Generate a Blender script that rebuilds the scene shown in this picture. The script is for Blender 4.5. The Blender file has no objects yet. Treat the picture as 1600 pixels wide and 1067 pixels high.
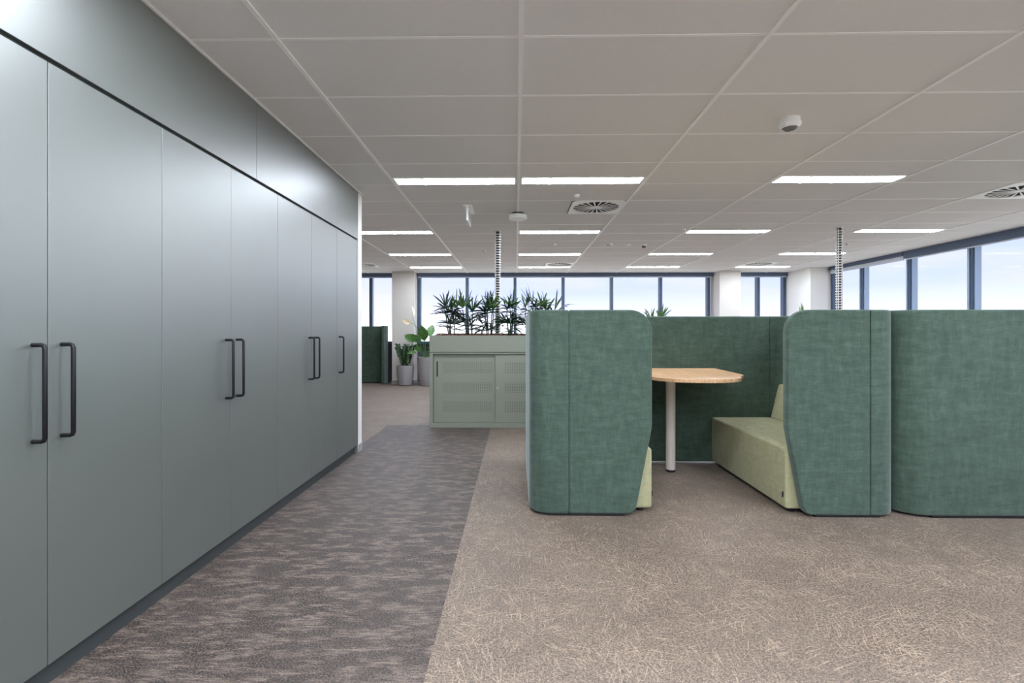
import bpy, bmesh, math, random
from mathutils import Vector, Matrix

S = bpy.context.scene
COL = S.collection
rnd = random.Random(7)

# ------------------------------------------------------------------ camera
H = 1.235            # eye height
CE = 2.677           # ceiling height
F = 776.0            # focal length in pixels of the 1600 px wide frame
PSI = 0.0171
cam_d = bpy.data.cameras.new('camera')
cam_d.sensor_width = 36.0
cam_d.lens = F / 1600 * 36.0
cam_d.shift_x = (800 - (806 - F * math.tan(PSI))) / 1600
cam_d.shift_y = -(533.5 - 519) / 1600
cam_d.clip_start = 0.05
cam = bpy.data.objects.new('camera', cam_d)
cam.location = (0, 0, H)
cam.rotation_euler = (math.pi / 2, 0, PSI)
COL.objects.link(cam)
S.camera = cam

# ------------------------------------------------------------------ exposure and sampling
S.view_settings.view_transform = 'Standard'
S.view_settings.look = 'None'
S.view_settings.gamma = 1.0
S.view_settings.use_curve_mapping = False
S.view_settings.exposure = 0.25
S.cycles.use_denoising = True
S.cycles.max_bounces = 10
S.cycles.diffuse_bounces = 6
S.cycles.glossy_bounces = 4
S.cycles.transparent_max_bounces = 12
S.cycles.sample_clamp_indirect = 12.0
SKY_STRENGTH = 1.0
LAMP_STRENGTH = 43.0
LAMP_COLOR = (0.87, 0.955, 1.06)


def lin(r, g, b):
    return tuple(((c / 255) / 12.92 if c / 255 <= 0.04045 else ((c / 255 + 0.055) / 1.055) ** 2.4) for c in (r, g, b)) + (1.0,)


# ------------------------------------------------------------------ world: pale blue sky with soft clouds, haze at the horizon
W = bpy.data.worlds.new('sky')
S.world = W
W.use_nodes = True
nt = W.node_tree
nt.nodes.clear()


def N(tree, typ, **kw):
    n = tree.nodes.new(typ)
    for k, v in kw.items():
        setattr(n, k, v)
    return n


out = N(nt, 'ShaderNodeOutputWorld')
bg = N(nt, 'ShaderNodeBackground')
tc = N(nt, 'ShaderNodeTexCoord')
sep = N(nt, 'ShaderNodeSeparateXYZ')
nt.links.new(tc.outputs['Generated'], sep.inputs[0])
mp = N(nt, 'ShaderNodeMapping')
mp.inputs['Scale'].default_value = (1.6, 1.6, 6.5)
nt.links.new(tc.outputs['Generated'], mp.inputs[0])
nz = N(nt, 'ShaderNodeTexNoise')
nz.inputs['Scale'].default_value = 1.7
nz.inputs['Detail'].default_value = 5
nz.inputs['Roughness'].default_value = 0.52
nz.inputs['Distortion'].default_value = 0.5
nt.links.new(mp.outputs[0], nz.inputs[0])
cr = N(nt, 'ShaderNodeValToRGB')
cr.color_ramp.elements[0].position = 0.40
cr.color_ramp.elements[0].color = (0, 0, 0, 1)
cr.color_ramp.elements[1].position = 0.66
cr.color_ramp.elements[1].color = (1, 1, 1, 1)
nt.links.new(nz.outputs[0], cr.inputs[0])
skyr = N(nt, 'ShaderNodeValToRGB')
e = skyr.color_ramp.elements
e[0].position = 0.0
e[0].color = (1.0, 1.0, 0.97, 1)
e[1].position = 1.0
e[1].color = (0.52, 0.66, 1.30, 1)
for p, c in ((0.44, (1.7, 1.7, 1.7, 1)), (0.49, (2.0, 2.0, 2.02, 1)), (0.503, (1.75, 1.75, 1.85, 1)), (0.518, (0.95, 0.99, 1.30, 1)),
             (0.540, (0.68, 0.76, 1.30, 1)), (0.60, (0.58, 0.68, 1.30, 1))):
    el = skyr.color_ramp.elements.new(p)
    el.color = c
mr = N(nt, 'ShaderNodeMapRange')
mr.inputs[1].default_value = -1
mr.inputs[2].default_value = 1
nt.links.new(sep.outputs[2], mr.inputs[0])
nt.links.new(mr.outputs[0], skyr.inputs[0])
gt = N(nt, 'ShaderNodeMath', operation='GREATER_THAN')
gt.inputs[1].default_value = 0.0
nt.links.new(sep.outputs[2], gt.inputs[0])
mul = N(nt, 'ShaderNodeMath', operation='MULTIPLY')
nt.links.new(gt.outputs[0], mul.inputs[0])
nt.links.new(cr.outputs[0], mul.inputs[1])
mul2 = N(nt, 'ShaderNodeMath', operation='MULTIPLY')
mul2.inputs[1].default_value = 0.8
nt.links.new(mul.outputs[0], mul2.inputs[0])
mx = N(nt, 'ShaderNodeMixRGB')
mx.inputs[2].default_value = (0.88, 0.85, 1.10, 1)
nt.links.new(mul2.outputs[0], mx.inputs[0])
nt.links.new(skyr.outputs[0], mx.inputs[1])
nt.links.new(mx.outputs[0], bg.inputs[0])
bg.inputs[1].default_value = SKY_STRENGTH
nt.links.new(bg.outputs[0], out.inputs[0])


# ------------------------------------------------------------------ materials
def new_mat(name):
    m = bpy.data.materials.new(name)
    m.use_nodes = True
    t = m.node_tree
    b = t.nodes['Principled BSDF']
    return m, t, b


def plain(name, rgb, rough=0.5, metal=0.0, var=0.04, scale=8.0, spec=0.5, bump=0.0, bscale=200.0, coat=0.0):
    """one colour with a faint procedural variation"""
    m, t, b = new_mat(name)
    c = lin(*rgb)
    tc = N(t, 'ShaderNodeTexCoord')
    nz = N(t, 'ShaderNodeTexNoise')
    nz.inputs['Scale'].default_value = scale
    nz.inputs['Detail'].default_value = 3
    t.links.new(tc.outputs['Object'], nz.inputs[0])
    r = N(t, 'ShaderNodeValToRGB')
    r.color_ramp.elements[0].position = 0.3
    r.color_ramp.elements[1].position = 0.7
    r.color_ramp.elements[0].color = tuple(max(0, x * (1 - var)) for x in c[:3]) + (1,)
    r.color_ramp.elements[1].color = tuple(min(1, x * (1 + var)) for x in c[:3]) + (1,)
    t.links.new(nz.outputs[0], r.inputs[0])
    t.links.new(r.outputs[0], b.inputs['Base Color'])
    b.inputs['Roughness'].default_value = rough
    b.inputs['Metallic'].default_value = metal
    b.inputs['Specular IOR Level'].default_value = spec
    b.inputs['Coat Weight'].default_value = coat
    b.inputs['Coat Roughness'].default_value = rough * 0.9
    b.inputs['Coat IOR'].default_value = 2.3
    if bump:
        n2 = N(t, 'ShaderNodeTexNoise')
        n2.inputs['Scale'].default_value = bscale
        t.links.new(tc.outputs['Object'], n2.inputs[0])
        bp = N(t, 'ShaderNodeBump')
        bp.inputs['Strength'].default_value = bump
        bp.inputs['Distance'].default_value = 0.002
        t.links.new(n2.outputs[0], bp.inputs['Height'])
        t.links.new(bp.outputs[0], b.inputs['Normal'])
    return m


def mixrgb(t, fac, a, b, mode='MIX'):
    n = N(t, 'ShaderNodeMixRGB', blend_type=mode)
    for i, v in enumerate((fac, a, b)):
        if hasattr(v, 'is_output'):
            t.links.new(v, n.inputs[i])
        elif i == 0:
            n.inputs[0].default_value = v
        else:
            n.inputs[i].default_value = v
    return n.outputs[0]


def noise(t, co, scale, detail=3, rough=0.5, mscale=None, rot=None, dist=0.0, loc=None):
    if mscale or rot or loc:
        mp = N(t, 'ShaderNodeMapping')
        if mscale:
            mp.inputs['Scale'].default_value = mscale
        if loc:
            mp.inputs['Location'].default_value = loc
        if rot:
            # turn first, then stretch
            m0 = N(t, 'ShaderNodeMapping')
            m0.inputs['Rotation'].default_value = rot
            t.links.new(co, m0.inputs[0])
            co = m0.outputs[0]
        t.links.new(co, mp.inputs[0])
        co = mp.outputs[0]
    n = N(t, 'ShaderNodeTexNoise')
    n.inputs['Scale'].default_value = scale
    n.inputs['Detail'].default_value = detail
    n.inputs['Roughness'].default_value = rough
    n.inputs['Distortion'].default_value = dist
    t.links.new(co, n.inputs[0])
    return n.outputs[0]


def ramp(t, v, *stops):
    r = N(t, 'ShaderNodeValToRGB')
    els = r.color_ramp.elements
    while len(els) < len(stops):
        els.new(0.5)
    for el, (p, c) in zip(els, stops):
        el.position = p
        el.color = c if len(c) == 4 else tuple(c) + (1,)
    t.links.new(v, r.inputs[0])
    return r.outputs[0]


K, Wt = (0, 0, 0, 1), (1, 1, 1, 1)


def velvet(name, dark, mid, light, sheen=0.35, mott=14.0, wv=190.0):
    """woven velvet: large nap mottling, crosswise threads, fine bump"""
    m, t, b = new_mat(name)
    co = N(t, 'ShaderNodeTexCoord').outputs['Object']
    b1 = noise(t, co, 1.0, 5, 0.66, mscale=(mott * .5, mott * .5, mott * 1.9), dist=0.25)
    b2 = noise(t, co, 1.0, 5, 0.66, mscale=(mott * 1.9, mott * 1.9, mott * .45), dist=0.2, loc=(5, 3, 1))
    big = mixrgb(t, 0.45, b1, b2)
    c = ramp(t, big, (0.36, lin(*dark)), (0.5, lin(*mid)), (0.64, lin(*light)))
    th = noise(t, co, 1.0, 2, 0.6, mscale=(22, 22, wv))
    tv = noise(t, co, 1.0, 2, 0.6, mscale=(wv, wv, 22))
    c = mixrgb(t, 0.42, c, ramp(t, th, (0.34, (0.55, 0.55, 0.55)), (0.7, Wt)), 'MULTIPLY')
    c = mixrgb(t, 0.30, c, ramp(t, tv, (0.34, (0.55, 0.55, 0.55)), (0.7, Wt)), 'MULTIPLY')
    t.links.new(c, b.inputs['Base Color'])
    b.inputs['Roughness'].default_value = 0.9
    b.inputs['Specular IOR Level'].default_value = 0.15
    b.inputs['Sheen Weight'].default_value = sheen
    b.inputs['Sheen Roughness'].default_value = 0.45
    b.inputs['Sheen Tint'].default_value = (0.85, 0.92, 0.92, 1)
    bp = N(t, 'ShaderNodeBump')
    bp.inputs['Strength'].default_value = 0.25
    bp.inputs['Distance'].default_value = 0.001
    t.links.new(th, bp.inputs['Height'])
    t.links.new(bp.outputs[0], b.inputs['Normal'])
    return m


def carpet_scratch(name):
    """loop pile: taupe ground, a net of pale straw-like strokes in all directions"""
    m, t, b = new_mat(name)
    co = N(t, 'ShaderNodeTexCoord').outputs['Object']
    fine = noise(t, co, 135, 3, 0.75)
    med = noise(t, co, 60, 3, 0.7)
    base = ramp(t, fine, (0.38, lin(30, 24, 19)), (0.5, lin(97, 82, 70)), (0.62, lin(166, 146, 128)))
    base = mixrgb(t, 0.35, base, ramp(t, med, (0.35, lin(73, 61, 52)), (0.65, lin(145, 126, 109))))
    acc = None
    for i, (ang, sc, off) in enumerate(((0.2, 1, 0), (1.25, 1, 3), (2.0, 1.1, 7), (2.75, 0.95, 11), (0.72, 1.05, 17), (1.62, 1.0, 23))):
        s = noise(t, co, 1.0, 1, 0.4, mscale=(8.5 * sc, 125 * sc, 1), rot=(0, 0, ang), dist=0.18, loc=(off, off * 1.7, 0))
        s = ramp(t, s, (0.625, K), (0.665, Wt))
        msk = ramp(t, noise(t, co, 4.0, 2, 0.5, loc=(off * 3.1, off, 2.0)), (0.46, K), (0.58, Wt))
        s = mixrgb(t, 1.0, s, msk, 'MULTIPLY')
        acc = s if acc is None else mixrgb(t, 1.0, acc, s, 'LIGHTEN')
    brk = ramp(t, noise(t, co, 130, 2, 0.6), (0.38, (0.15, 0.15, 0.15)), (0.55, Wt))
    acc = mixrgb(t, 1.0, acc, brk, 'MULTIPLY')
    acc = mixrgb(t, 1.0, acc, (0.42, 0.42, 0.42, 1), 'MULTIPLY')
    c = mixrgb(t, acc, base, lin(206, 182, 157))
    patch = noise(t, co, 2.2, 4, 0.6)
    c = mixrgb(t, 0.45, c, ramp(t, patch, (0.36, (0.62, 0.61, 0.62)), (0.62, Wt)), 'MULTIPLY')
    t.links.new(c, b.inputs['Base Color'])
    b.inputs['Roughness'].default_value = 0.6
    b.inputs['Specular IOR Level'].default_value = 0.5
    b.inputs['Sheen Weight'].default_value = 0.15
    b.inputs['Sheen Roughness'].default_value = 0.3
    bp = N(t, 'ShaderNodeBump')
    bp.inputs['Strength'].default_value = 0.5
    bp.inputs['Distance'].default_value = 0.004
    t.links.new(fine, bp.inputs['Height'])
    t.links.new(bp.outputs[0], b.inputs['Normal'])
    return m


def carpet_streak(name):
    """loop pile: aubergine-brown ground with pale drifts running crosswise"""
    m, t, b = new_mat(name)
    co = N(t, 'ShaderNodeTexCoord').outputs['Object']
    fine = noise(t, co, 135, 3, 0.75)
    base = ramp(t, fine, (0.38, lin(18, 14, 12)), (0.5, lin(53, 43, 38)), (0.62, lin(102, 88, 79)))
    d1 = noise(t, co, 1.0, 5, 0.68, mscale=(6.0, 17, 1), dist=0.25)
    d1 = ramp(t, d1, (0.46, K), (0.58, Wt))
    d2 = noise(t, co, 1.0, 2, 0.6, mscale=(14, 95, 1))
    d2 = ramp(t, d2, (0.38, (0.1, 0.1, 0.1)), (0.60, Wt))
    sp = ramp(t, noise(t, co, 190, 2, 0.6), (0.4, (0.25, 0.25, 0.25)), (0.56, Wt))
    f = mixrgb(t, 1.0, mixrgb(t, 1.0, d1, d2, 'MULTIPLY'), sp, 'MULTIPLY')
    c = mixrgb(t, f, base, lin(128, 111, 100))
    t.links.new(c, b.inputs['Base Color'])
    b.inputs['Roughness'].default_value = 0.6
    b.inputs['Specular IOR Level'].default_value = 0.5
    b.inputs['Sheen Weight'].default_value = 0.15
    b.inputs['Sheen Roughness'].default_value = 0.3
    bp = N(t, 'ShaderNodeBump')
    bp.inputs['Strength'].default_value = 0.5
    bp.inputs['Distance'].default_value = 0.004
    t.links.new(fine, bp.inputs['Height'])
    t.links.new(bp.outputs[0], b.inputs['Normal'])
    return m


def wood(name):
    m, t, b = new_mat(name)
    co = N(t, 'ShaderNodeTexCoord').outputs['Object']
    g = noise(t, co, 1.0, 4, 0.6, mscale=(60, 3.0, 40), rot=(0, 0, 0.0), dist=0.4)
    c = ramp(t, g, (0.3, lin(168, 128, 92)), (0.52, lin(194, 155, 116)), (0.72, lin(212, 175, 137)))
    pl = noise(t, co, 1.0, 0, 0.5, mscale=(9, 0.4, 1))
    c = mixrgb(t, 0.35, c, ramp(t, pl, (0.4, (0.80, 0.77, 0.72)), (0.6, Wt)), 'MULTIPLY')
    t.links.new(c, b.inputs['Base Color'])
    b.inputs['Roughness'].default_value = 0.45
    return m


def leafmat(name, dark, light, rough=0.38):
    m, t, b = new_mat(name)
    co = N(t, 'ShaderNodeTexCoord').outputs['Object']
    c = ramp(t, noise(t, co, 22, 3, 0.6), (0.3, lin(*dark)), (0.7, lin(*light)))
    t.links.new(c, b.inputs['Base Color'])
    b.inputs['Roughness'].default_value = rough
    b.inputs['Specular IOR Level'].default_value = 0.4
    return m


def glassmat(name):
    m = bpy.data.materials.new(name)
    m.use_nodes = True
    t = m.node_tree
    t.nodes.clear()
    o = N(t, 'ShaderNodeOutputMaterial')
    tr = N(t, 'ShaderNodeBsdfTransparent')
    tr.inputs[0].default_value = (0.97, 0.985, 0.99, 1)
    gl = N(t, 'ShaderNodeBsdfGlossy')
    gl.inputs['Roughness'].default_value = 0.02
    lw = N(t, 'ShaderNodeLayerWeight')
    lw.inputs[0].default_value = 0.5
    pw = N(t, 'ShaderNodeMath', operation='POWER')
    pw.inputs[1].default_value = 5.0
    t.links.new(lw.outputs['Facing'], pw.inputs[0])
    fr = N(t, 'ShaderNodeMath', operation='MULTIPLY_ADD')
    fr.inputs[1].default_value = 0.10
    fr.inputs[2].default_value = 0.001
    t.links.new(pw.outputs[0], fr.inputs[0])
    mxs = N(t, 'ShaderNodeMixShader')
    t.links.new(fr.outputs[0], mxs.inputs[0])
    t.links.new(tr.outputs[0], mxs.inputs[1])
    t.links.new(gl.outputs[0], mxs.inputs[2])
    t.links.new(mxs.outputs[0], o.inputs[0])
    return m


def lampmat(name):
    m = bpy.data.materials.new(name)
    m.use_nodes = True
    t = m.node_tree
    t.nodes.clear()
    o = N(t, 'ShaderNodeOutputMaterial')
    em = N(t, 'ShaderNodeEmission')
    em.inputs[0].default_value = LAMP_COLOR + (1,)
    em.inputs[1].default_value = LAMP_STRENGTH
    t.links.new(em.outputs[0], o.inputs[0])
    return m


M = {
    'ceil_tile': plain('ceiling_tile_white', (235, 233, 232), 0.9, var=0.01, scale=30, bump=0.15, bscale=600, spec=0.2),
    'ceil_grid': plain('ceiling_grid_white', (252, 251, 249), 0.45, var=0.01),
    'white': plain('white_plastic', (248, 247, 244), 0.4, var=0.01),
    'white_wall': plain('white_wall_paint', (228, 225, 220), 0.7, var=0.012, scale=3, spec=0.3),
    'grey_wall': plain('column_paint', (206, 200, 194), 0.75, var=0.015, scale=3, spec=0.3),
    'spandrel': plain('dark_spandrel', (62, 66, 74), 0.6, var=0.03),
    'skirting': plain('grey_skirting', (150, 147, 146), 0.55, var=0.02),
    'sage': plain('sage_laminate', (72, 78, 72), 0.48, var=0.012, scale=5, spec=1.0, coat=1.0),
    'sage_plinth': plain('plinth_laminate', (58, 62, 63), 0.45, var=0.02),
    'carcass': plain('carcass_dark', (40, 46, 43), 0.8),
    'black': plain('black_powder_coat', (14, 14, 16), 0.42, var=0.05, spec=0.35),
    'blackplastic': plain('black_plastic', (16, 16, 16), 0.6),
    'velvet': velvet('green_velvet', (66, 82, 71), (75, 93, 81), (85, 104, 91)),
    'lime': velvet('lime_wool', (170, 166, 128), (178, 174, 137), (186, 182, 146), sheen=0.15, mott=24, wv=520),
    'carpet_a': carpet_scratch('scratch_carpet'),
    'carpet_b': carpet_streak('streak_carpet'),
    'oak': wood('oak_laminate'),
    'pole': plain('cream_powder_coat', (214, 203, 193), 0.4, var=0.01),
    'frame': plain('blue_grey_aluminium', (68, 84, 104), 0.42, metal=0.25, var=0.03),
    'frame_light': plain('light_aluminium', (150, 166, 184), 0.4, metal=0.3, var=0.02),
    'blind': plain('blind_cassette', (84, 98, 122), 0.6, var=0.02),
    'blind_rail': plain('blind_bottom_rail', (214, 220, 230), 0.5, var=0.01),
    'glass': glassmat('window_glass'),
    'lamp': lampmat('lamp_diffuser'),
    'dark': plain('diffuser_void', (38, 38, 38), 0.8),
    'sage_metal': plain('sage_powder_coat', (136, 140, 126), 0.42, var=0.012, scale=4),
    'sage_hole': plain('perforation_shadow', (52, 60, 54), 0.8),
    'mulch': plain('bark_mulch', (104, 66, 50), 0.95, var=0.45, scale=60),
    'concrete': plain('grey_stone_pot', (142, 138, 139), 0.75, var=0.07, scale=18, bump=0.2, bscale=120),
    'palm': leafmat('palm_leaf', (24, 44, 36), (50, 80, 58)),
    'palm_light': leafmat('palm_leaf_young', (52, 84, 42), (92, 126, 66)),
    'cane': leafmat('palm_cane', (38, 50, 42), (70, 82, 62), 0.6),
    'lily': leafmat('lily_leaf', (36, 78, 32), (96, 140, 66)),
    'zz': leafmat('zz_leaf', (22, 46, 26), (54, 86, 44), 0.3),
    'spathe': plain('white_spathe', (232, 232, 216), 0.6),
    'spadix': plain('cream_spadix', (206, 186, 150), 0.7),
    'metal': plain('silver_plastic', (232, 230, 228), 0.4),
    'cable': plain('dark_cable', (58, 56, 54), 0.6),
    'signgrey': plain('sign_grey', (168, 168, 166), 0.4),
    'smoke': plain('smoked_dome', (118, 116, 113), 0.15, var=0.01),
    'led': plain('lens_grey', (120, 120, 120), 0.3),
    'lock': plain('lock_nickel', (196, 200, 190), 0.3, metal=0.8),
}


# ------------------------------------------------------------------ mesh builder
class MB:
    def __init__(s):
        s.v = []
        s.f = []

    def add(s, verts, faces):
        o = len(s.v)
        s.v += [tuple(p) for p in verts]
        s.f += [tuple(i + o for i in f) for f in faces]
        return s

    def box(s, x0, x1, y0, y1, z0, z1):
        return s.add([(x0, y0, z0), (x1, y0, z0), (x1, y1, z0), (x0, y1, z0), (x0, y0, z1), (x1, y0, z1), (x1, y1, z1), (x0, y1, z1)],
                     [(0, 3, 2, 1), (4, 5, 6, 7), (0, 1, 5, 4), (1, 2, 6, 5), (2, 3, 7, 6), (3, 0, 4, 7)])

    def prism(s, pts, a, b, axis='z'):
        """outline pts (2-D) extruded from a to b along axis"""
        n = len(pts)

        def P(p, h):
            return {'z': (p[0], p[1], h), 'y': (p[0], h, p[1]), 'x': (h, p[0], p[1])}[axis]
        vs = [P(p, a) for p in pts] + [P(p, b) for p in pts]
        fs = [tuple(range(n - 1, -1, -1)), tuple(range(n, 2 * n))]
        fs += [(i, (i + 1) % n, n + (i + 1) % n, n + i) for i in range(n)]
        return s.add(vs, fs)

    def tube(s, path, r, seg=8, caps=True):
        path = [Vector(p) for p in path]
        vs, fs = [], []
        prev = None
        for i, p in enumerate(path):
            d = (path[min(i + 1, len(path) - 1)] - path[max(i - 1, 0)]).normalized()
            if prev is None:
                a = d.orthogonal().normalized()
            else:
                a = (prev - d * prev.dot(d)).normalized()
            prev = a
            bb = d.cross(a)
            rr = r[i] if isinstance(r, (list, tuple)) else r
            for k in range(seg):
                t = 2 * math.pi * k / seg
                vs.append(p + a * math.cos(t) * rr + bb * math.sin(t) * rr)
        for i in range(len(path) - 1):
            for k in range(seg):
                k2 = (k + 1) % seg
                fs.append((i * seg + k, i * seg + k2, (i + 1) * seg + k2, (i + 1) * seg + k))
        if caps:
            fs.append(tuple(range(seg - 1, -1, -1)))
            fs.append(tuple(range((len(path) - 1) * seg, len(path) * seg)))
        return s.add(vs, fs)

    def lathe(s, prof, c=(0, 0, 0), seg=24):
        """profile [(r,z)...] turned about the vertical through c, closed at both ends"""
        vs, fs = [], []
        for r, z in prof:
            for k in range(seg):
                t = 2 * math.pi * k / seg
                vs.append((c[0] + r * math.cos(t), c[1] + r * math.sin(t), c[2] + z))
        n = len(prof)
        for i in range(n - 1):
            for k in range(seg):
                k2 = (k + 1) % seg
                fs.append((i * seg + k, i * seg + k2, (i + 1) * seg + k2, (i + 1) * seg + k))
        fs.append(tuple(range(seg - 1, -1, -1)))
        fs.append(tuple(range((n - 1) * seg, n * seg)))
        return s.add(vs, fs)

    def leaf(s, base, d, up, length, width, droop, n=6, fold=0.25, shape=None):
        """a curved, folded strap or broad leaf starting at base along d"""
        d = Vector(d).normalized()
        base = Vector(base)
        side = d.cross(Vector(up))
        if side.length < 1e-3:
            side = d.orthogonal()
        side.normalize()
        nrm = side.cross(d)
        vs, fs = [], []
        for i in range(n + 1):
            t = i / n
            p = base + d * (length * t) + Vector((0, 0, -1)) * (droop * length * t * t)
            w = width * 0.5 * (shape(t) if shape else (math.sin(math.pi * min(1, t * 0.92 + 0.08)) ** 0.6 if t < 1 else 0.02))
            vs += [p - side * w + nrm * (fold * w), p, p + side * w + nrm * (fold * w)]
        for i in range(n):
            a = i * 3
            fs += [(a, a + 1, a + 4, a + 3), (a + 1, a + 2, a + 5, a + 4)]
        return s.add(vs, fs)

    def build(s, name, mat, parent=None, origin=(0, 0, 0), smooth=None, bevel=None, seg=2, recalc=True, solid=None):
        me = bpy.data.meshes.new(name)
        me.from_pydata([(v[0] - origin[0], v[1] - origin[1], v[2] - origin[2]) for v in s.v], [], s.f)
        if recalc:
            bm = bmesh.new()
            bm.from_mesh(me)
            bmesh.ops.recalc_face_normals(bm, faces=bm.faces)
            bm.to_mesh(me)
            bm.free()
        if smooth is not None:
            me.polygons.foreach_set('use_smooth', [True] * len(me.polygons))
            me.set_sharp_from_angle(angle=math.radians(smooth))
        me.materials.append(mat)
        o = bpy.data.objects.new(name, me)
        COL.objects.link(o)
        if parent:
            o.parent = parent
        if bevel:
            b = o.modifiers.new('bevel', 'BEVEL')
            b.width = bevel
            b.segments = seg
            b.limit_method = 'ANGLE'
            b.angle_limit = math.radians(35)
        if solid:
            b = o.modifiers.new('thickness', 'SOLIDIFY')
            b.thickness = solid
            b.offset = 0
        return o


def thing(name, loc, label, cat, group=None, rz=0.0):
    o = bpy.data.objects.new(name, None)
    o.empty_display_size = 0.1
    o.location = loc
    o.rotation_euler = (0, 0, rz)
    COL.objects.link(o)
    tag(o, label, cat, group)
    return o


def tag(o, label=None, cat=None, group=None, kind=None):
    if label:
        o['label'] = label
    if cat:
        o['category'] = cat
    if group:
        o['group'] = group
    if kind:
        o['kind'] = kind
    return o


def struct(o):
    o['kind'] = 'structure'
    return o


KIDS = {}


def copy_tree(o, parent=None):
    c = o.copy()
    COL.objects.link(c)
    if parent is not None:
        c.parent = parent
    for ch in [x for x in bpy.data.objects if x.parent == o]:
        copy_tree(ch, c)
    return c


def fillet(pts, radii, n=6):
    """round the corners of a closed 2-D outline"""
    outp = []
    L = len(pts)
    for i in range(L):
        p0, p, p1 = Vector(pts[i - 1]), Vector(pts[i]), Vector(pts[(i + 1) % L])
        r = radii[i]
        if r <= 0:
            outp.append(tuple(p))
            continue
        a, b = (p0 - p).normalized(), (p1 - p).normalized()
        ang = a.angle(b)
        dd = r / math.tan(ang / 2)
        c = p + (a + b).normalized() * (r / math.sin(ang / 2))
        s_, e_ = p + a * dd - c, p + b * dd - c
        tot = s_.angle(e_)
        sg = 1 if s_.x * e_.y - s_.y * e_.x > 0 else -1
        for k in range(n + 1):
            q = sg * tot * k / n
            outp.append((c.x + s_.x * math.cos(q) - s_.y * math.sin(q), c.y + s_.x * math.sin(q) + s_.y * math.cos(q)))
    return outp


def arc(cx, cy, r, a0, a1, n=10):
    return [(cx + r * math.cos(math.radians(a0 + (a1 - a0) * k / n)), cy + r * math.sin(math.radians(a0 + (a1 - a0) * k / n))) for k in range(n + 1)]


def padded(path, t, z0, z1, r=0.016, rt=None):
    """an upholstered panel: rounded cross-section swept along a plan path, soft ends"""
    mb = MB()
    path = [Vector(p) for p in path]
    rt = rt or r

    def prof(ins):
        a, b, c = t / 2 - ins, z0 + ins, z1 - ins
        q = []
        for (cx, cy, rr, s0) in ((a - r, c - r, r, 0), (-(a - r), c - r, r, 90), (-(a - r), b + r, r, 180), (a - r, b + r, r, 270)):
            rr = max(r - ins * 0.6, 0.002)
            ox = (1 if cx > 0 else -1) * (a - rr)
            oy = (c - rr) if cy > (z0 + z1) / 2 else (b + rr)
            for k in range(4):
                an = math.radians(s0 + 30 * k)
                q.append((ox + rr * math.cos(an), oy + rr * math.sin(an)))
        return q
    rings = []
    n = len(path)
    er = 0.006
    for i, p in enumerate(path):
        d = (path[min(i + 1, n - 1)] - path[max(i - 1, 0)]).normalized()
        nn = Vector((-d.y, d.x))
        lst = [(p, 0)]
        if i == 0:
            lst = [(p, er), (p + d * er * 0.3, er * 0.3), (p + d * er, 0)]
        elif i == n - 1:
            lst = [(p - d * er, 0), (p - d * er * 0.3, er * 0.3), (p, er)]
        for q, ins in lst:
            rings.append([(q.x + nn.x * a, q.y + nn.y * a, z) for a, z in prof(ins)])
    k = len(rings[0])
    vs = [v for rg in rings for v in rg]
    fs = []
    for i in range(len(rings) - 1):
        for j in range(k):
            j2 = (j + 1) % k
            fs.append((i * k + j, i * k + j2, (i + 1) * k + j2, (i + 1) * k + j))
    fs.append(tuple(range(k - 1, -1, -1)))
    fs.append(tuple(range((len(rings) - 1) * k, len(rings) * k)))
    return mb.add(vs, fs)


# ================================================================== STRUCTURE
XR = 7.1            # plane of the right-hand glazing
YB = 12.25          # plane of the far glazing
YN = -4.5           # wall behind the camera
XC = -1.62          # cupboard fronts
XS = -0.325         # carpet boundary
YS = 6.575          # end of the dark carpet strip

fl = MB().box(XS, XR + .1, YN, YB, -0.1, 0).box(-6.2, XS, YS, YB, -0.1, 0).box(-6.2, -1.70, 5.08, YS, -0.1, 0).build('floor', M['carpet_a'])
struct(fl)
st = MB().box(-1.70, XS, YN, YS, -0.1, 0).build('carpet_strip', M['carpet_b'], fl)
st['label'] = 'dark brown-grey streaked carpet strip along the cupboards'

# ceiling: slab, grid and single tiles
ce = struct(MB().box(-6.2, XR + .15, YN, YB + .1, CE + .06, CE + .16).build('ceiling', M['white_wall']))
PX, PY, X0, Y0 = 1.203, 0.606, 0.025, 2.43
cols = [(X0 + PX * k, X0 + PX * (k + 1)) for k in range(-5, 6)]
XW = 6.955          # ceiling ends at the blind recess
YW = 12.19
rows = [(Y0 + PY * k, Y0 + PY * (k + 1)) for k in range(-11, 17)]
_cache = {}


def tile(x0, x1, y0, y1):
    w, h = x1 - x0 - 0.008, y1 - y0 - 0.008
    key = (round(w, 3), round(h, 3))
    if key not in _cache:
        mb = MB().box(-w / 2, w / 2, -h / 2, h / 2, 0.0, 0.016)
        o = mb.build('ceiling_tile', M['ceil_tile'], ce)
        _cache[key] = o
    else:
        o = _cache[key].copy()
        COL.objects.link(o)
    o.location = ((x0 + x1) / 2, (y0 + y1) / 2, CE + 0.003)
    return o


def row_y(k):
    return Y0 + PY * k


def col_x(k):
    return X0 + PX * k


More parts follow.
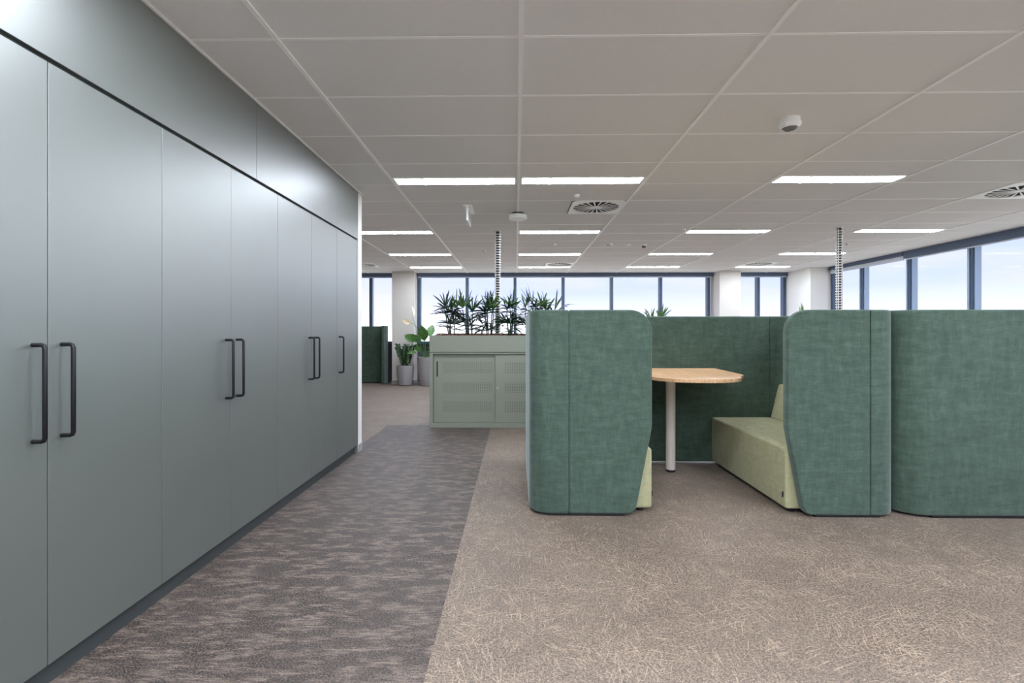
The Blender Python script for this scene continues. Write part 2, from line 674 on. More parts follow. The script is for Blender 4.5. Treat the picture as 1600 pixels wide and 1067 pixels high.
# luminaires: (row, near-or-far part of the tile, columns)
LIGHTS = [(3, 'far', (-1, 0, 2)), (7, 'far', (-2, 0, 2, 4)), (11, 'near', (-2, 0, 2, 4)), (14, 'near', (-2, 0, 2, 4))]
LIGHTS_ADDED = [(-1, 'near', (-1, 0, 2, 3)), (-3, 'near', (-1, 0, 2, 4)), (-5, 'near', (-1, 0, 2, 3)), (-7, 'near', (-1, 0, 2, 4)), (-9, 'near', (-1, 0, 2, 3)), (3, 'far', (4,))]  # unseen lamps, most added behind the camera to brighten the foreground
DIFFS = {(5, 0): 1, (4, 4): 0, (13, 0): 1, (13, -3): 0, (13, 4): 0}    # value 1: right half of the cell
light_cells = {}
for rset in (LIGHTS, LIGHTS_ADDED):
    for r, part, cs in rset:
        for c in cs:
            light_cells[(r, c)] = part
LW = 0.215
for ri, (y0, y1) in enumerate(rows):
    k = ri - 11
    if y0 >= YW:
        continue
    y1c = min(y1, YW)
    for ci, (x0, x1) in enumerate(cols):
        c = ci - 5
        xa, xb = x0, min(x1, XW)
        if y1 < 5.25:
            xa = max(xa, XC)
        if xb - xa < 0.05:
            continue
        if y1 >= 5.25 and xb < -4.8:
            continue
        if (k, c) in light_cells:
            if light_cells[(k, c)] == 'far':
                tile(xa, xb, y0, y1c - LW - 0.01)
            else:
                tile(xa, xb, y0 + LW + 0.01, y1c)
        elif (k, c) in DIFFS:
            if DIFFS[(k, c)]:
                tile(xa, xb - PY, y0, y1c)
            else:
                tile(xa + PY, xb, y0, y1c)
        else:
            tile(xa, xb, y0, y1c)
for k in range(-4, 6):
    x = col_x(k)
    ya = YN if x > XC else 5.2
    MB().box(x - 0.012, x + 0.012, ya, YW, CE - 0.004, CE + 0.03).build('grid_runner', M['ceil_grid'], ce)
for k in range(-11, 17):
    y = row_y(k)
    xa = XC if y < 5.2 else -4.8
    if y < YW:
        MB().box(xa, XW, y - 0.009, y + 0.009, CE + 0.0012, CE + 0.03).build('cross_tee', M['ceil_grid'], ce)
MB().box(XC, XC + 0.012, YN, 5.19, CE - 0.008, CE + 0.02).build('edge_trim', M['ceil_tile'], ce)

# left: wall behind the cupboards, bulkhead panels, white partition end
wl = struct(MB().box(-2.4, -2.3, YN, 5.08, 0, CE + .06).build('wall_left', M['white_wall']))
for y0, y1 in ((YN, 0.58), (0.584, 3.075), (3.079, 5.074)):
    MB().box(-2.3, XC, y0, y1, 2.190, CE).build('bulkhead_panel', M['sage'], wl, bevel=0.0008, seg=1)
MB().box(-2.29, XC - 0.016, YN, 5.074, 2.172, 2.19).build('shadow_gap', M['carcass'], wl)
for k in range(9):
    MB().box(-2.29, XC, 1.132 - 0.56 * (k + 1) + 0.003, 1.132 - 0.56 * k, 0.08, 2.172).build('wall_panel', M['sage'], wl)
wp = struct(MB().box(-6.2, XC, 5.076, 5.195, 0, CE + .06).build('wall_partition', M['white_wall'], bevel=0.002))
bp_ = struct(MB().box(XC - 0.3, XC + 0.006, 5.078, 5.2, 0, 0.078).build('baseboard_partition', M['skirting'], bevel=0.002))
struct(MB().box(-6.3, -6.2, 5.0, YB + .1, 0, CE + .1).build('wall_far_left', M['white_wall']))
wbh = MB().box(-2.4, XR + .15, YN - .1, YN, 0, 0.96).box(-2.4, XR + .15, YN - .1, YN, 2.62, CE + .1).box(-2.4, -1.5, YN - .1, YN, 0.96, 2.62)
struct(wbh.build('wall_behind', M['white_wall']))

# far window wall: spandrel, head
wb = struct(MB().box(-6.2, XR + .15, YB - 0.06, YB + 0.14, 0, 0.96).build('wall_back', M['spandrel']))
struct(MB().box(-6.2, XR + .15, YB - 0.05, YB + 0.14, 2.62, CE + .16).build('wall_back_head', M['frame']))
struct(MB().box(-6.2, XW, YB - 0.16, YB - 0.06, 0.945, 0.985).build('trim_1', M['frame']))
wr = struct(MB().box(XR - 0.06, XR + 0.14, YN, YB + .14, 0, 0.96).build('wall_right', M['spandrel']))
struct(MB().box(XR - 0.05, XR + 0.14, YN, YB + .14, 2.62, CE + .16).build('wall_right_head', M['frame']))
struct(MB().box(XR - 0.16, XR - 0.06, YN, 11.2, 0.945, 0.985).build('trim_2', M['frame']))

# columns
c1 = struct(MB().box(-2.957, -2.423, 11.80, YB + .1, 0, CE + .06).build('column', M['grey_wall'], bevel=0.004))
struct(MB().box(-2.968, -2.412, 11.788, YB - .06, 0, 0.085).build('baseboard_back_left', M['skirting'], bevel=0.003))
c2 = struct(MB().box(4.79, 5.287, 11.76, YB + .1, 0, CE + .06).build('column', M['grey_wall'], bevel=0.004))
struct(MB().box(4.779, 5.298, 11.748, YB - .06, 0, 0.085).build('baseboard_back_right', M['skirting'], bevel=0.003))
c3 = struct(MB().box(6.57, XR + .1, 11.19, YB + .1, 0, CE + .06).build('column', M['white_wall'], bevel=0.004))
struct(MB().box(6.559, XR, 11.178, YB - .06, 0, 0.085).build('baseboard_right', M['skirting'], bevel=0.003))


def glazing_y(idx, x0, x1, mull, label):
    """window in the far wall between x0 and x1"""
    w = struct(MB().box(x0, x1, YB - .05, YB + .05, 0.96, 1.01).box(x0, x1, YB - .05, YB + .05, 2.585, 2.625)
               .build('window_%d' % idx, M['frame'], bevel=0.003))
    w['label'] = label
    for x in mull:
        MB().box(x - 0.036, x + 0.030, YB - .075, YB + .06, 1.01, 2.585).build('mullion', M['frame'], w, bevel=0.003)
        MB().box(x + 0.030, x + 0.040, YB - .05, YB + .06, 1.01, 2.585).build('glazing_bead', M['frame_light'], w)
    xs = sorted([x0] + list(mull) + [x1])
    for a, b in zip(xs, xs[1:]):
        if b - a > 0.1:
            MB().box(a + 0.03, b - 0.03, YB - .005, YB + .005, 1.0, 2.59).build('window_pane', M['glass'], w)
    return w


glazing_y(1, -6.2, -2.96, (-5.96, -4.77, -3.575), 'far window left of the grey column')
glazing_y(2, -2.42, 4.79, (-2.375, -1.20, -0.02, 1.16, 2.347, 3.54, 4.70), 'wide far window behind the planter')
glazing_y(3, 5.287, 6.57, (5.905, 6.53), 'narrow far window between two columns')
w4 = struct(MB().box(XR - .05, XR + .05, YN, 11.19, 0.96, 1.01).box(XR - .05, XR + .05, YN, 11.19, 2.585, 2.625).build('window_4', M['frame'], bevel=0.003))
w4['label'] = 'long window wall on the right'
my = [10.235 - 1.2125 * k for k in range(13)]
for y in my:
    MB().box(XR - .085, XR + .06, y - 0.034, y + 0.034, 1.01, 2.585).build('mullion', M['frame'], w4, bevel=0.003)
    for sy in (-1, 1):
        MB().box(XR - .04, XR + .06, *sorted([y + sy * .034, y + sy * .050]), 1.01, 2.585).build('glazing_bead', M['frame_light'], w4)
    MB().box(XR - .10, XR - .085, y - 0.012, y + 0.012, 1.01, 2.585).build('mullion_fin', M['frame_light'], w4, bevel=0.002)
MB().box(XR - .085, XR + .06, 11.12, 11.19, 0.96, 2.62).build('jamb', M['frame'], w4)
for a, b in zip([YN] + my[::-1], my[::-1] + [11.15]):
    MB().box(XR - .005, XR + .005, a + 0.03, b - 0.03, 1.0, 2.59).build('window_pane', M['glass'], w4)

w5 = struct(MB().box(-1.5, XR - .05, YN - .09, YN - .01, 0.96, 1.01).box(-1.5, XR - .05, YN - .09, YN - .01, 2.585, 2.62).build('window_5', M['frame'], bevel=0.003))  # unseen window, added to bring daylight onto the camera-facing sides
w5['label'] = 'added unseen window strip in the wall behind the camera, for daylight'
mb5 = [-1.47 + 1.2 * k for k in range(8)]
for x in mb5:
    MB().box(x - 0.034, x + 0.034, YN - .1, YN + .02, 1.01, 2.585).build('mullion', M['frame'], w5, bevel=0.003)
for a, b in zip(mb5, mb5[1:]):
    MB().box(a + 0.03, b - 0.03, YN - .055, YN - .045, 1.0, 2.59).build('window_pane', M['glass'], w5)

# ================================================================== FURNITURE AND FITTINGS
# ---------------------------------------------------------------- tall cupboards
def handle_mb(y):
    mb = MB()
    x0, x1, z0, z1, r = XC, XC + 0.043, 0.868, 1.192, 0.0075
    pts = []
    for p in ((x0, y, z0), (x1 - .012, y, z0), (x1 - .0035, y, z0 + .0035), (x1, y, z0 + .012), (x1, y, z1 - .012), (x1 - .0035, y, z1 - .0035), (x1 - .012, y, z1), (x0, y, z1)):
        pts.append(p)
    return mb.tube(pts, r, 10)


def cupboard(bounds, hands, label, tail=0.0, group=None):
    y0, y1 = bounds[0], bounds[-1] + tail
    og = (XC, (y0 + y1) / 2, 0)
    t = thing('tall_cupboard', og, label, 'cupboard', group)
    MB().box(-2.29, XC - 0.022, y0 + .001, y1 - .001, 0.08, 2.170).build('carcass', M['carcass'], t, og)
    MB().box(-2.29, XC - 0.024, y0, y1, 0.0, 0.079).build('plinth', M['sage_plinth'], t, og)
    for a, b, hy in zip(bounds, bounds[1:], hands):
        d = MB().box(XC - 0.019, XC, a + 0.0017, b - 0.0017, 0.081, 2.171).build('cupboard_door', M['sage'], t, og, bevel=0.0008, seg=1)
        h = handle_mb(hy).build('handle', M['black'], d, og, smooth=40)
        h['label'] = 'black bar handle'
    if tail:
        MB().box(-2.29, XC, bounds[-1] + 0.0017, y1 - 0.0005, 0.0, 2.171).build('end_panel', M['sage'], t, og)
    return t


D = [1.135, 1.692, 2.247, 2.799, 3.352, 3.912, 4.469, 5.025]
cupboard(D[0:3], (D[1] - .055, D[1] + .052), 'sage green two-door tall cupboard nearest the camera, at the left edge')
cupboard(D[2:5], (D[3] - .052, D[3] + .052), 'sage green two-door tall cupboard second from the camera in the wall row')
cupboard(D[4:7], (D[5] - .052, D[5] + .052), 'sage green two-door tall cupboard third from the camera in the wall row')
cupboard(D[6:8], (D[6] + .055,), 'narrow single-door sage cupboard at the far end by the white wall', tail=0.048)

# ---------------------------------------------------------------- ceiling lights
ROWN = {3: 'nearest row', 7: 'second row from the camera', 11: 'third row from the camera', 14: 'farthest row by the windows'}
POSN = {3: ('leftmost of three', 'middle of three', 'rightmost of three'), 7: ('leftmost of four', 'second of four from the left', 'third of four from the left', 'rightmost of four')}


def make_light():
    t = thing('ceiling_light', (0, 0, CE), 'x', 'light')
    w, h = PX - 0.03, LW
    e_ = 0.019
    f = MB().box(-w / 2, w / 2, -h / 2, -h / 2 + e_, -0.003, 0.02).box(-w / 2, w / 2, h / 2 - e_, h / 2, -0.003, 0.02)
    f.box(-w / 2, -w / 2 + .022, -h / 2 + e_, h / 2 - e_, -0.003, 0.02).box(w / 2 - .022, w / 2, -h / 2 + e_, h / 2 - e_, -0.003, 0.02)
    f.build('frame', M['white'], t)
    MB().box(-w / 2 + .022, w / 2 - .022, -h / 2 + e_, h / 2 - e_, -0.001, 0.006).build('lamp_diffuser', M['lamp'], t)
    MB().box(-w / 2, w / 2, -h / 2, h / 2, 0.0205, 0.05).build('housing', M['white'], t)
    for sx in (-0.3, 0, 0.3):
        for sy in (-1, 1):
            y = sy * (h / 2 - .008)
            MB().box(sx - .012, sx + .012, y - .008, y + .008, -0.007, -0.003).build('clip', M['white'], t)
    return t


lt0 = None
for rset, out_ in ((LIGHTS, False), (LIGHTS_ADDED, True)):
    for r, part, cs in rset:
        for i, c in enumerate(cs):
            if lt0 is None:
                lt0 = make_light()
                t = lt0
            else:
                t = copy_tree(lt0)
            yc = row_y(r + 1) - 0.012 - LW / 2 if part == 'far' else row_y(r) + 0.012 + LW / 2
            t.location = ((col_x(c) + col_x(c + 1)) / 2, yc, CE)
            if out_:
                t['label'] = 'unseen white strip light added to the ceiling outside the frame'
                t['group'] = 'unseen strip lights added outside the frame'
            else:
                pos = POSN[3 if len(cs) == 3 else 7][i]
                t['label'] = 'linear ceiling light, %s in the %s' % (pos, ROWN[r])
                t['group'] = 'linear strip lights in the ceiling'

# ---------------------------------------------------------------- swirl air diffusers
def make_diffuser():
    t = thing('air_diffuser', (0, 0, CE), 'x', 'vent')
    a, R = 0.296, 0.262
    n = 48
    vs, fs = [], []
    for k in range(n):
        an = 2 * math.pi * k / n + math.pi / n
        cx, cy = math.cos(an), math.sin(an)
        m = max(abs(cx), abs(cy))
        vs += [(R * cx, R * cy, -0.004), (a * cx / m, a * cy / m, -0.004), (R * cx, R * cy, 0.012), (a * cx / m, a * cy / m, 0.004)]
    for k in range(n):
        p, q = 4 * k, 4 * ((k + 1) % n)
        fs += [(p, p + 1, q + 1, q), (p, q, q + 2, p + 2), (p + 1, p + 3, q + 3, q + 1)]
    MB().add(vs, fs).build('face_plate', M['white'], t)
    MB().lathe([(R + .01, 0.010), (R + .01, 0.016)], seg=32).build('void', M['dark'], t)
    MB().lathe([(0.001, -0.005), (0.028, -0.004), (0.032, 0.004), (0.03, 0.02)], seg=20).build('hub', M['white'], t, smooth=50)
    v = None
    for k in range(20):
        an = 2 * math.pi * k / 20 + .08
        if v is None:
            w0, w1 = 0.004, 0.010
            v = MB().add([(0.03, -w0, -0.004), (R, -w1, -0.004), (R, w1, -0.003), (0.03, w0, -0.004), (0.03, -w0, -0.002), (R, -w1, -0.002), (R, w1, -0.001), (0.03, w0, -0.002)],
                         [(0, 3, 2, 1), (4, 5, 6, 7), (0, 1, 5, 4), (1, 2, 6, 5), (2, 3, 7, 6), (3, 0, 4, 7)]).build('vane', M['white'], t)
            o = v
        else:
            o = v.copy()
            COL.objects.link(o)
        o.rotation_euler = (0, 0, an)
    return t


DL = {(5, 0): 'square white swirl air vent in the nearest row, above the green booth',
      (4, 4): 'square white swirl air vent cut by the right edge of the frame',
      (13, 0): 'far swirl air vent in front of the centre window, beside a strip light',
      (13, -3): 'far swirl air vent half hidden by the white wall end',
      (13, 4): 'far swirl air vent near the right-hand columns'}
df0 = None
for (r, c), half in DIFFS.items():
    if df0 is None:
        df0 = make_diffuser()
        t = df0
    else:
        t = copy_tree(df0)
    xc = col_x(c + 1) - PY / 2 if half else col_x(c) + PY / 2
    t.location = (xc, row_y(r) + PY / 2, CE)
    t['label'] = DL[(r, c)]
    t['group'] = 'swirl air vents in the ceiling'

# ---------------------------------------------------------------- small ceiling devices
t = thing('dome_sensor', (1.858, 3.40, CE), 'round white motion sensor with a smoked dome on the near ceiling', 'sensor')
MB().lathe([(0.062, 0.004), (0.062, -0.016), (0.066, -0.018), (0.070, -0.030), (0.066, -0.046), (0.056, -0.056)], seg=32).build('body', M['white'], t, smooth=40)
MB().lathe([(0.057, -0.052), (0.056, -0.0585), (0.0515, -0.0605), (0.050, -0.052)], seg=32).build('dome_ring', M['white'], t, smooth=40)
MB().lathe([(0.050, -0.055), (0.046, -0.064), (0.036, -0.073), (0.018, -0.079), (0.002, -0.080)], seg=32).build('dome', M['smoke'], t, smooth=60)

t = thing('access_point', (0.023, 6.02, CE), 'round white disc unit hanging just below the ceiling runner over the aisle', 'ceiling unit')
MB().lathe([(0.070, 0.0), (0.070, -0.020)], seg=28).build('mount', M['dark'], t, smooth=40)
MB().lathe([(0.060, -0.018), (0.102, -0.021), (0.112, -0.030), (0.112, -0.066), (0.102, -0.076), (0.02, -0.079)], seg=36).build('body', M['white'], t, smooth=40)

t = thing('hanging_sign', (-0.55, 5.80, CE), 'thin white blade sign hanging from the ceiling, seen edge-on', 'sign')
MB().box(-0.05, 0.05, -0.18, 0.18, -0.014, 0.004).build('mount_plate', M['white'], t, bevel=0.003)
MB().box(-0.011, 0.011, -0.18, 0.18, -0.175, -0.014).build('blade', M['white'], t, bevel=0.004)
MB().box(0.0112, 0.0125, -0.15, 0.15, -0.155, -0.045).build('sign_face', M['signgrey'], t)


def disc(x, y, r, h, label, name='ceiling_disc', cat='sensor', lens=True):
    t = thing(name, (x, y, CE), label, cat)
    MB().lathe([(r, 0.004), (r, -h * 0.6), (r * 0.85, -h)], seg=20).build('body', M['white'], t, smooth=40)
    MB().lathe([(r * 0.55, -h * 0.9), (r * 0.5, -h - 0.006), (r * 0.2, -h - 0.008)], seg=16).build('lens', M['led' if lens else 'white'], t, smooth=40)
    return t


disc(0.641, 5.23, 0.033, 0.020, 'small round white ceiling sensor in front of the nearest air vent', lens=False)
disc(-0.563, 8.75, 0.030, 0.018, 'tiny ceiling disc left of the left cable spine')
disc(0.627, 8.13, 0.036, 0.018, 'tiny ceiling disc between the second and third strip lights', lens=False)
disc(1.515, 8.15, 0.068, 0.020, 'flat round ceiling disc, leftmost of a close group of three')
disc(1.842, 8.20, 0.045, 0.016, 'flat round ceiling disc, middle one of a close group of three', lens=False)
disc(5.373, 8.16, 0.030, 0.018, 'tiny ceiling disc right of the right cable spine')
disc(2.36, 7.0, 0.018, 0.012, 'smallest ceiling disc beside the third strip light of the second row')
t = thing('dome_sensor', (2.10, 8.18, CE), 'small dark dome sensor, rightmost of a close group of three', 'sensor')
MB().lathe([(0.046, 0.004), (0.046, -0.020), (0.040, -0.030)], seg=24).build('body', M['white'], t, smooth=40)
MB().lathe([(0.038, -0.026), (0.036, -0.045), (0.026, -0.058), (0.004, -0.064)], seg=24).build('dome', M['smoke'], t, smooth=60)

# ---------------------------------------------------------------- cable spines
def cable_spine(x, y, label):
    t = thing('cable_spine', (x, y, 0), label, 'cable spine', 'white cable spines from the ceiling')
    MB().lathe([(0.05, CE + .003), (0.05, CE - 0.006), (0.04, CE - 0.012)], seg=24).build('ceiling_plate', M['metal'], t, smooth=40)
    MB().lathe([(0.12, 0.0), (0.12, 0.018), (0.05, 0.026)], seg=28).build('base_plate', M['metal'], t, smooth=40)
    mb = MB()
    pitch = 0.036
    n = int((CE - 0.022) / pitch)
    for k in range(n):
        z = 0.03 + k * pitch
        R, r = 0.036, 0.0085
        seg = 14
        vs, fs = [], []
        for i in range(seg + 1):
            an = math.radians(40) + (2 * math.pi - math.radians(40)) * i / seg
            cx, cy = math.cos(an), math.sin(an)
            vs += [((R - r) * cx, (R - r) * cy, z - .006), ((R + r) * cx, (R + r) * cy, z - .006), ((R + r) * cx, (R + r) * cy, z + .007), ((R - r) * cx, (R - r) * cy, z + .007)]
        for i in range(seg):
            a = 4 * i
            for j in range(4):
                fs.append((a + j, a + (j + 1) % 4, a + 4 + (j + 1) % 4, a + 4 + j))
        mb.add(vs, fs)
        for an in (-0.5, 1.9, 3.9):
            cx, cy = R * math.cos(an), R * math.sin(an)
            mb.box(cx - .005, cx + .005, cy - .005, cy + .005, z + .005, z + pitch - .004)
    o = mb.build('spine_links', M['metal'], t, recalc=False)
    o['kind'] = 'stuff'
    cb = MB()
    for dx, dy in ((-.013, .002), (.011, .012), (.009, -.013)):
        cb.tube([(dx, dy, 0.02), (dx * .7, dy, 0.9), (dx, dy * .6, 1.8), (dx, dy, CE)], 0.0125, 8)
    cb.build('cables', M['cable'], t, smooth=60)
    return t


cable_spine(-0.259, 7.06, 'vertebrae-like cable spine behind the planter palms, left one')
cable_spine(4.44, 6.90, 'vertebrae-like cable spine rising behind the right booth, by the window wall')

# ---------------------------------------------------------------- meeting booth
def booth():
    xl, xr, yf, yb, tt = 0.091, 2.556, 3.338, 4.765, 0.062
    z0, z1 = 0.016, 1.385
    og = ((xl + xr) / 2, (yf + yb) / 2, 0)
    t = thing('meeting_booth', og, 'high-backed dark green velvet booth with two facing lime benches', 'booth')
    yc, ybk = yf + tt / 2, yb - tt / 2
    xa, xb = xl + tt / 2, xr - tt / 2
    R = 0.105
    V = M['velvet']

    def part(name, path):
        return padded(path, tt, z0, z1).build(name, V, t, og, smooth=50)
    g = 0.0008
    for side in (0, 1):
        mx_ = (lambda p: p) if side == 0 else (lambda p: (xl + xr - p[0], p[1]))
        seam_f = 0.354 if side == 0 else xl + xr - 2.357
        seam_b = xl + xr - 2.382
        part('corner_panel', [mx_(p) for p in [(seam_f - g, yc), (xa + R + .05, yc)] + arc(xa + R, yc + R, R, 270, 180) + [(xa, yc + R + .05), (xa, yc + 0.33)]])
        part('side_panel', [mx_(p) for p in [(xa, yc + 0.33 + 2 * g), (xa, yc + .6), (xa, yc + 0.9), (xa, ybk - 0.33)]])
        part('corner_panel', [mx_(p) for p in [(xa, ybk - 0.33 + 2 * g), (xa, ybk - R - .05)] + arc(xa + R, ybk - R, R, 180, 90) + [(xa + R + .03, ybk), (seam_b - g, ybk)]])
        # front wing with the tapered inner edge
        xi = 0.913 if side == 0 else xl + xr - 1.807
        ou = [(seam_f + g, z0), (xi - 0.112, z0), (xi, 0.60), (xi, z1), (seam_f + g, z1)]
        ou = fillet(ou, [0, 0.065, 0.30, 0.145, 0], 8)
        ou = [(mx_((p[0], 0))[0], p[1]) for p in ou]
        w = MB().prism(ou, yf, yf + tt, 'y').build('wing_panel', V, t, og, bevel=0.014, seg=4)
        w.data.polygons.foreach_set('use_smooth', [True] * len(w.data.polygons))
        w.data.set_sharp_from_angle(angle=math.radians(80))
        # floor strip under the front and side
        sp = MB()
        sp.box(*sorted([mx_((xl + .13, 0))[0], mx_((xi - .19, 0))[0]]), yf + .012, yf + tt - .01, 0, z0 + .004)
        sp.box(*sorted([mx_((xl + .012, 0))[0], mx_((xl + tt - .01, 0))[0]]), yf + .14, yb - .14, 0, z0 + .004)
        sp.build('floor_strip', M['blackplastic'], t, og)
        # bench seat
        x_in, x_out = (0.932 if side == 0 else xl + xr - 1.836), xl + tt + 0.004
        y0s, y1s = yf + tt + .012, ybk - tt / 2 - .004
        q = sorted([mx_((x_in, 0))[0], mx_((x_out, 0))[0]])
        s_ = MB().box(q[0], q[1], y0s, y1s, 0.030, 0.440).build('seat', M['lime'], t, og, bevel=0.018, seg=4)
        s_.data.polygons.foreach_set('use_smooth', [True] * len(s_.data.polygons))
        # sloping backrest
        bx = [(x_out, 0.441), (xl + xr - 2.390, 0.441), (xl + xr - 2.462, 0.752), (x_out, 0.752)]
        bx = fillet(bx, [0, 0, 0.022, 0.01], 4)
        bx = [(mx_((p[0], 0))[0], p[1]) for p in bx]
        MB().prism(bx, y0s + .003, y1s - .003, 'y').build('backrest', M['lime'], t, og, bevel=0.008, seg=2)
        for fx in (x_in - .07, x_out + .07):
            for fy in (y0s + .07, y1s - .07):
                c = mx_((fx, fy))
                MB().lathe([(0.025, 0), (0.025, 0.032)], (c[0], c[1], 0), 14).build('foot', M['blackplastic'], t, og, smooth=40)
        tx = mx_((x_in, 0))[0]
        sg = 1 if side == 0 else -1
        MB().box(*sorted([tx - sg * .004, tx + sg * .010]), y0s + .026, y0s + .030, 0.105, 0.142).build('fabric_tag', M['blackplastic'], t, og)
    bp = part('back_panel', [(xl + xr - 2.382 + g, ybk), (1.0, ybk), (1.7, ybk), (2.382 - g, ybk)])
    for gx in (0.5, 2.15):
        MB().lathe([(0.02, 0), (0.02, z0 + .004)], (gx, ybk, 0), 12).build('foot', M['blackplastic'], t, og, smooth=40)
    return t


booth()

# booth table
og = (1.373, 4.2, 0)
t = thing('meeting_table', og, 'oak-topped table on one cream pole between the two lime benches', 'table')
zt = 0.897
ou = [(0.880, 4.695), (0.930, 4.02), (0.938, 3.975), (0.960, 3.930), (1.000, 3.872)]
ou += [(1.373 - (1.373 - 1.04) * math.cos(a), 3.84 - 0.262 * math.sin(a) ** 0.9) for a in [math.pi * k / 18 for k in range(1, 10)]]
ou = ou + [(2.748 - p[0], p[1]) for p in ou[::-1][1:]]
MB().prism(ou, zt - 0.027, zt).build('tabletop', M['oak'], t, og, bevel=0.003)
MB().lathe([(0.0405, 0.022), (0.0405, 0.86)], (1.373, 4.43, 0), 32).build('pole', M['pole'], t, og, smooth=40)
MB().lathe([(0.036, 0), (0.041, 0.004), (0.041, 0.022)], (1.373, 4.43, 0), 32).build('foot', M['blackplastic'], t, og, smooth=40)
MB().box(1.27, 1.476, 4.33, 4.53, 0.859, 0.8695).build('mounting_plate', M['black'], t, og, bevel=0.002)

# ---------------------------------------------------------------- neighbouring high-back sofa (back turned to the camera)
def back_sofa():
    xl, xr, yf, yb, tt = 2.566, 4.95, 3.338, 4.25, 0.062
    z0, z1 = 0.016, 1.385
    og = ((xl + xr) / 2, (yf + yb) / 2, 0)
    t = thing('high_back_sofa', og, 'green velvet high-back seat with its plain back to the camera, right edge', 'sofa')
    xa, xb, yc, R = xl + tt / 2, xr - tt / 2, yf + tt / 2, 0.15
    p = [(xa, yb - .06), (xa, 3.8)] + arc(xa + R, yc + R, R, 180, 270, 14) + [(3.2, yc), (3.7, yc), (4.2, yc)] + arc(xb - R, yc + R, R, 270, 360, 14) + [(xb, 3.8), (xb, yb - .06)]
    padded(p, tt, z0, z1).build('wrap_panel', M['velvet'], t, og, smooth=50)
    sp = MB().box(xl + .2, xr - .2, yf + .012, yf + tt - .01, 0, z0 + .004)
    sp.box(xl + .012, xl + tt - .01, yf + .2, yb - .1, 0, z0 + .004).box(xr - tt + .01, xr - .012, yf + .2, yb - .1, 0, z0 + .004)
    sp.build('floor_strip', M['blackplastic'], t, og)
    MB().box(xl + tt + .01, xr - tt - .01, yf + tt + .1, yb + .02, 0.03, 0.44).build('seat', M['lime'], t, og, bevel=0.018, seg=4)
    MB().prism([(yf + tt + .006, 0.44), (yf + tt + .2, 0.44), (yf + tt + .12, 0.75), (yf + tt + .006, 0.75)], xl + tt + .17, xr - tt - .17, 'x').build('backrest', M['lime'], t, og, bevel=0.01)
    for fx in (xl + .2, xr - .2):
        for fy in (yf + .25, yb - .1):
            MB().lathe([(0.025, 0), (0.025, 0.032)], (fx, fy, 0), 14).build('foot', M['blackplastic'], t, og, smooth=40)
    return t


back_sofa()

# ---------------------------------------------------------------- far screen by the left window
og = (-4.2, 11.95, 0)
t = thing('privacy_screen', og, 'dark green fabric screen with a short side wing, far left by the window', 'screen')
padded([(-5.4, 12.03), (-4.4, 12.03), (-3.8, 12.03), (-3.186, 12.03)], 0.06, 0.02, 1.378).build('screen_panel', M['velvet'], t, og, smooth=50)
padded([(-3.15, 11.71), (-3.15, 11.9), (-3.15, 12.07)], 0.066, 0.004, 1.39).build('side_wing', M['velvet'], t, og, smooth=50)
MB().box(-5.3, -3.2, 12.01, 12.05, 0, 0.022).build('floor_strip', M['blackplastic'], t, og)

# ---------------------------------------------------------------- planter cabinet
og = (-0.265, 6.66, 0)
t = thing('planter_cabinet', og, 'sage metal sliding-door cabinet with a planter trough on top', 'cabinet')
x0, x1, yf, yb = -1.12, 0.59, 6.425, 6.895
sm = M['sage_metal']
c = MB().box(x0, x0 + .045, yf, yb, 0.0, 0.955).box(x1 - .045, x1, yf, yb, 0.0, 0.955).box(x0 + .045, x1 - .045, yf, yb, 0.925 + .03, 0.97)
c.box(x0 + .045, x1 - .045, yf, yb, 0.0, 0.057).box(x0 + .045, x1 - .045, yb - .02, yb, 0.057, 0.955).box(x0, x0 + .045, yf, yb, .955, .97).box(x1 - .045, x1, yf, yb, .955, .97)
c.build('carcass', sm, t, og)
MB().box(x0 + .004, x1 - .004, yf + .004, yb - .004, 0.97, 0.978).build('shadow_joint', M['sage_hole'], t, og)
tr = MB().box(x0, x1, yf, yf + .015, 0.978, 1.194).box(x0, x1, yb - .015, yb, 0.978, 1.194).box(x0, x0 + .015, yf + .015, yb - .015, 0.978, 1.194)
tr.box(x1 - .015, x1, yf + .015, yb - .015, 0.978, 1.194).box(x0 + .015, x1 - .015, yf + .015, yb - .015, 0.978, 0.99)
tr.build('trough', sm, t, og, bevel=0.002, seg=1)
soil = MB().box(x0 + .016, x1 - .016, yf + .016, yb - .016, 0.99, 1.178)
for k in range(900):
    px, py = rnd.uniform(x0 + .05, x1 - .05), rnd.uniform(yf + .03, yb - .03)
    a, l, w = rnd.uniform(0, 3.14), rnd.uniform(.015, .035), rnd.uniform(.006, .012)
    zc = 1.188 + rnd.uniform(0, .026)
    ca, sa, tl = math.cos(a), math.sin(a), rnd.uniform(-.008, .008)
    soil.add([(px - ca * l - sa * w, py - sa * l + ca * w, zc - tl), (px + ca * l - sa * w, py + sa * l + ca * w, zc + tl), (px + ca * l + sa * w, py + sa * l - ca * w, zc + tl),
              (px - ca * l + sa * w, py - sa * l - ca * w, zc - tl), (px, py, zc + .008)], [(0, 1, 4), (1, 2, 4), (2, 3, 4), (3, 0, 4), (0, 3, 2, 1)])
so = soil.build('bark_mulch', M['mulch'], t, og, recalc=False)
so['kind'] = 'stuff'


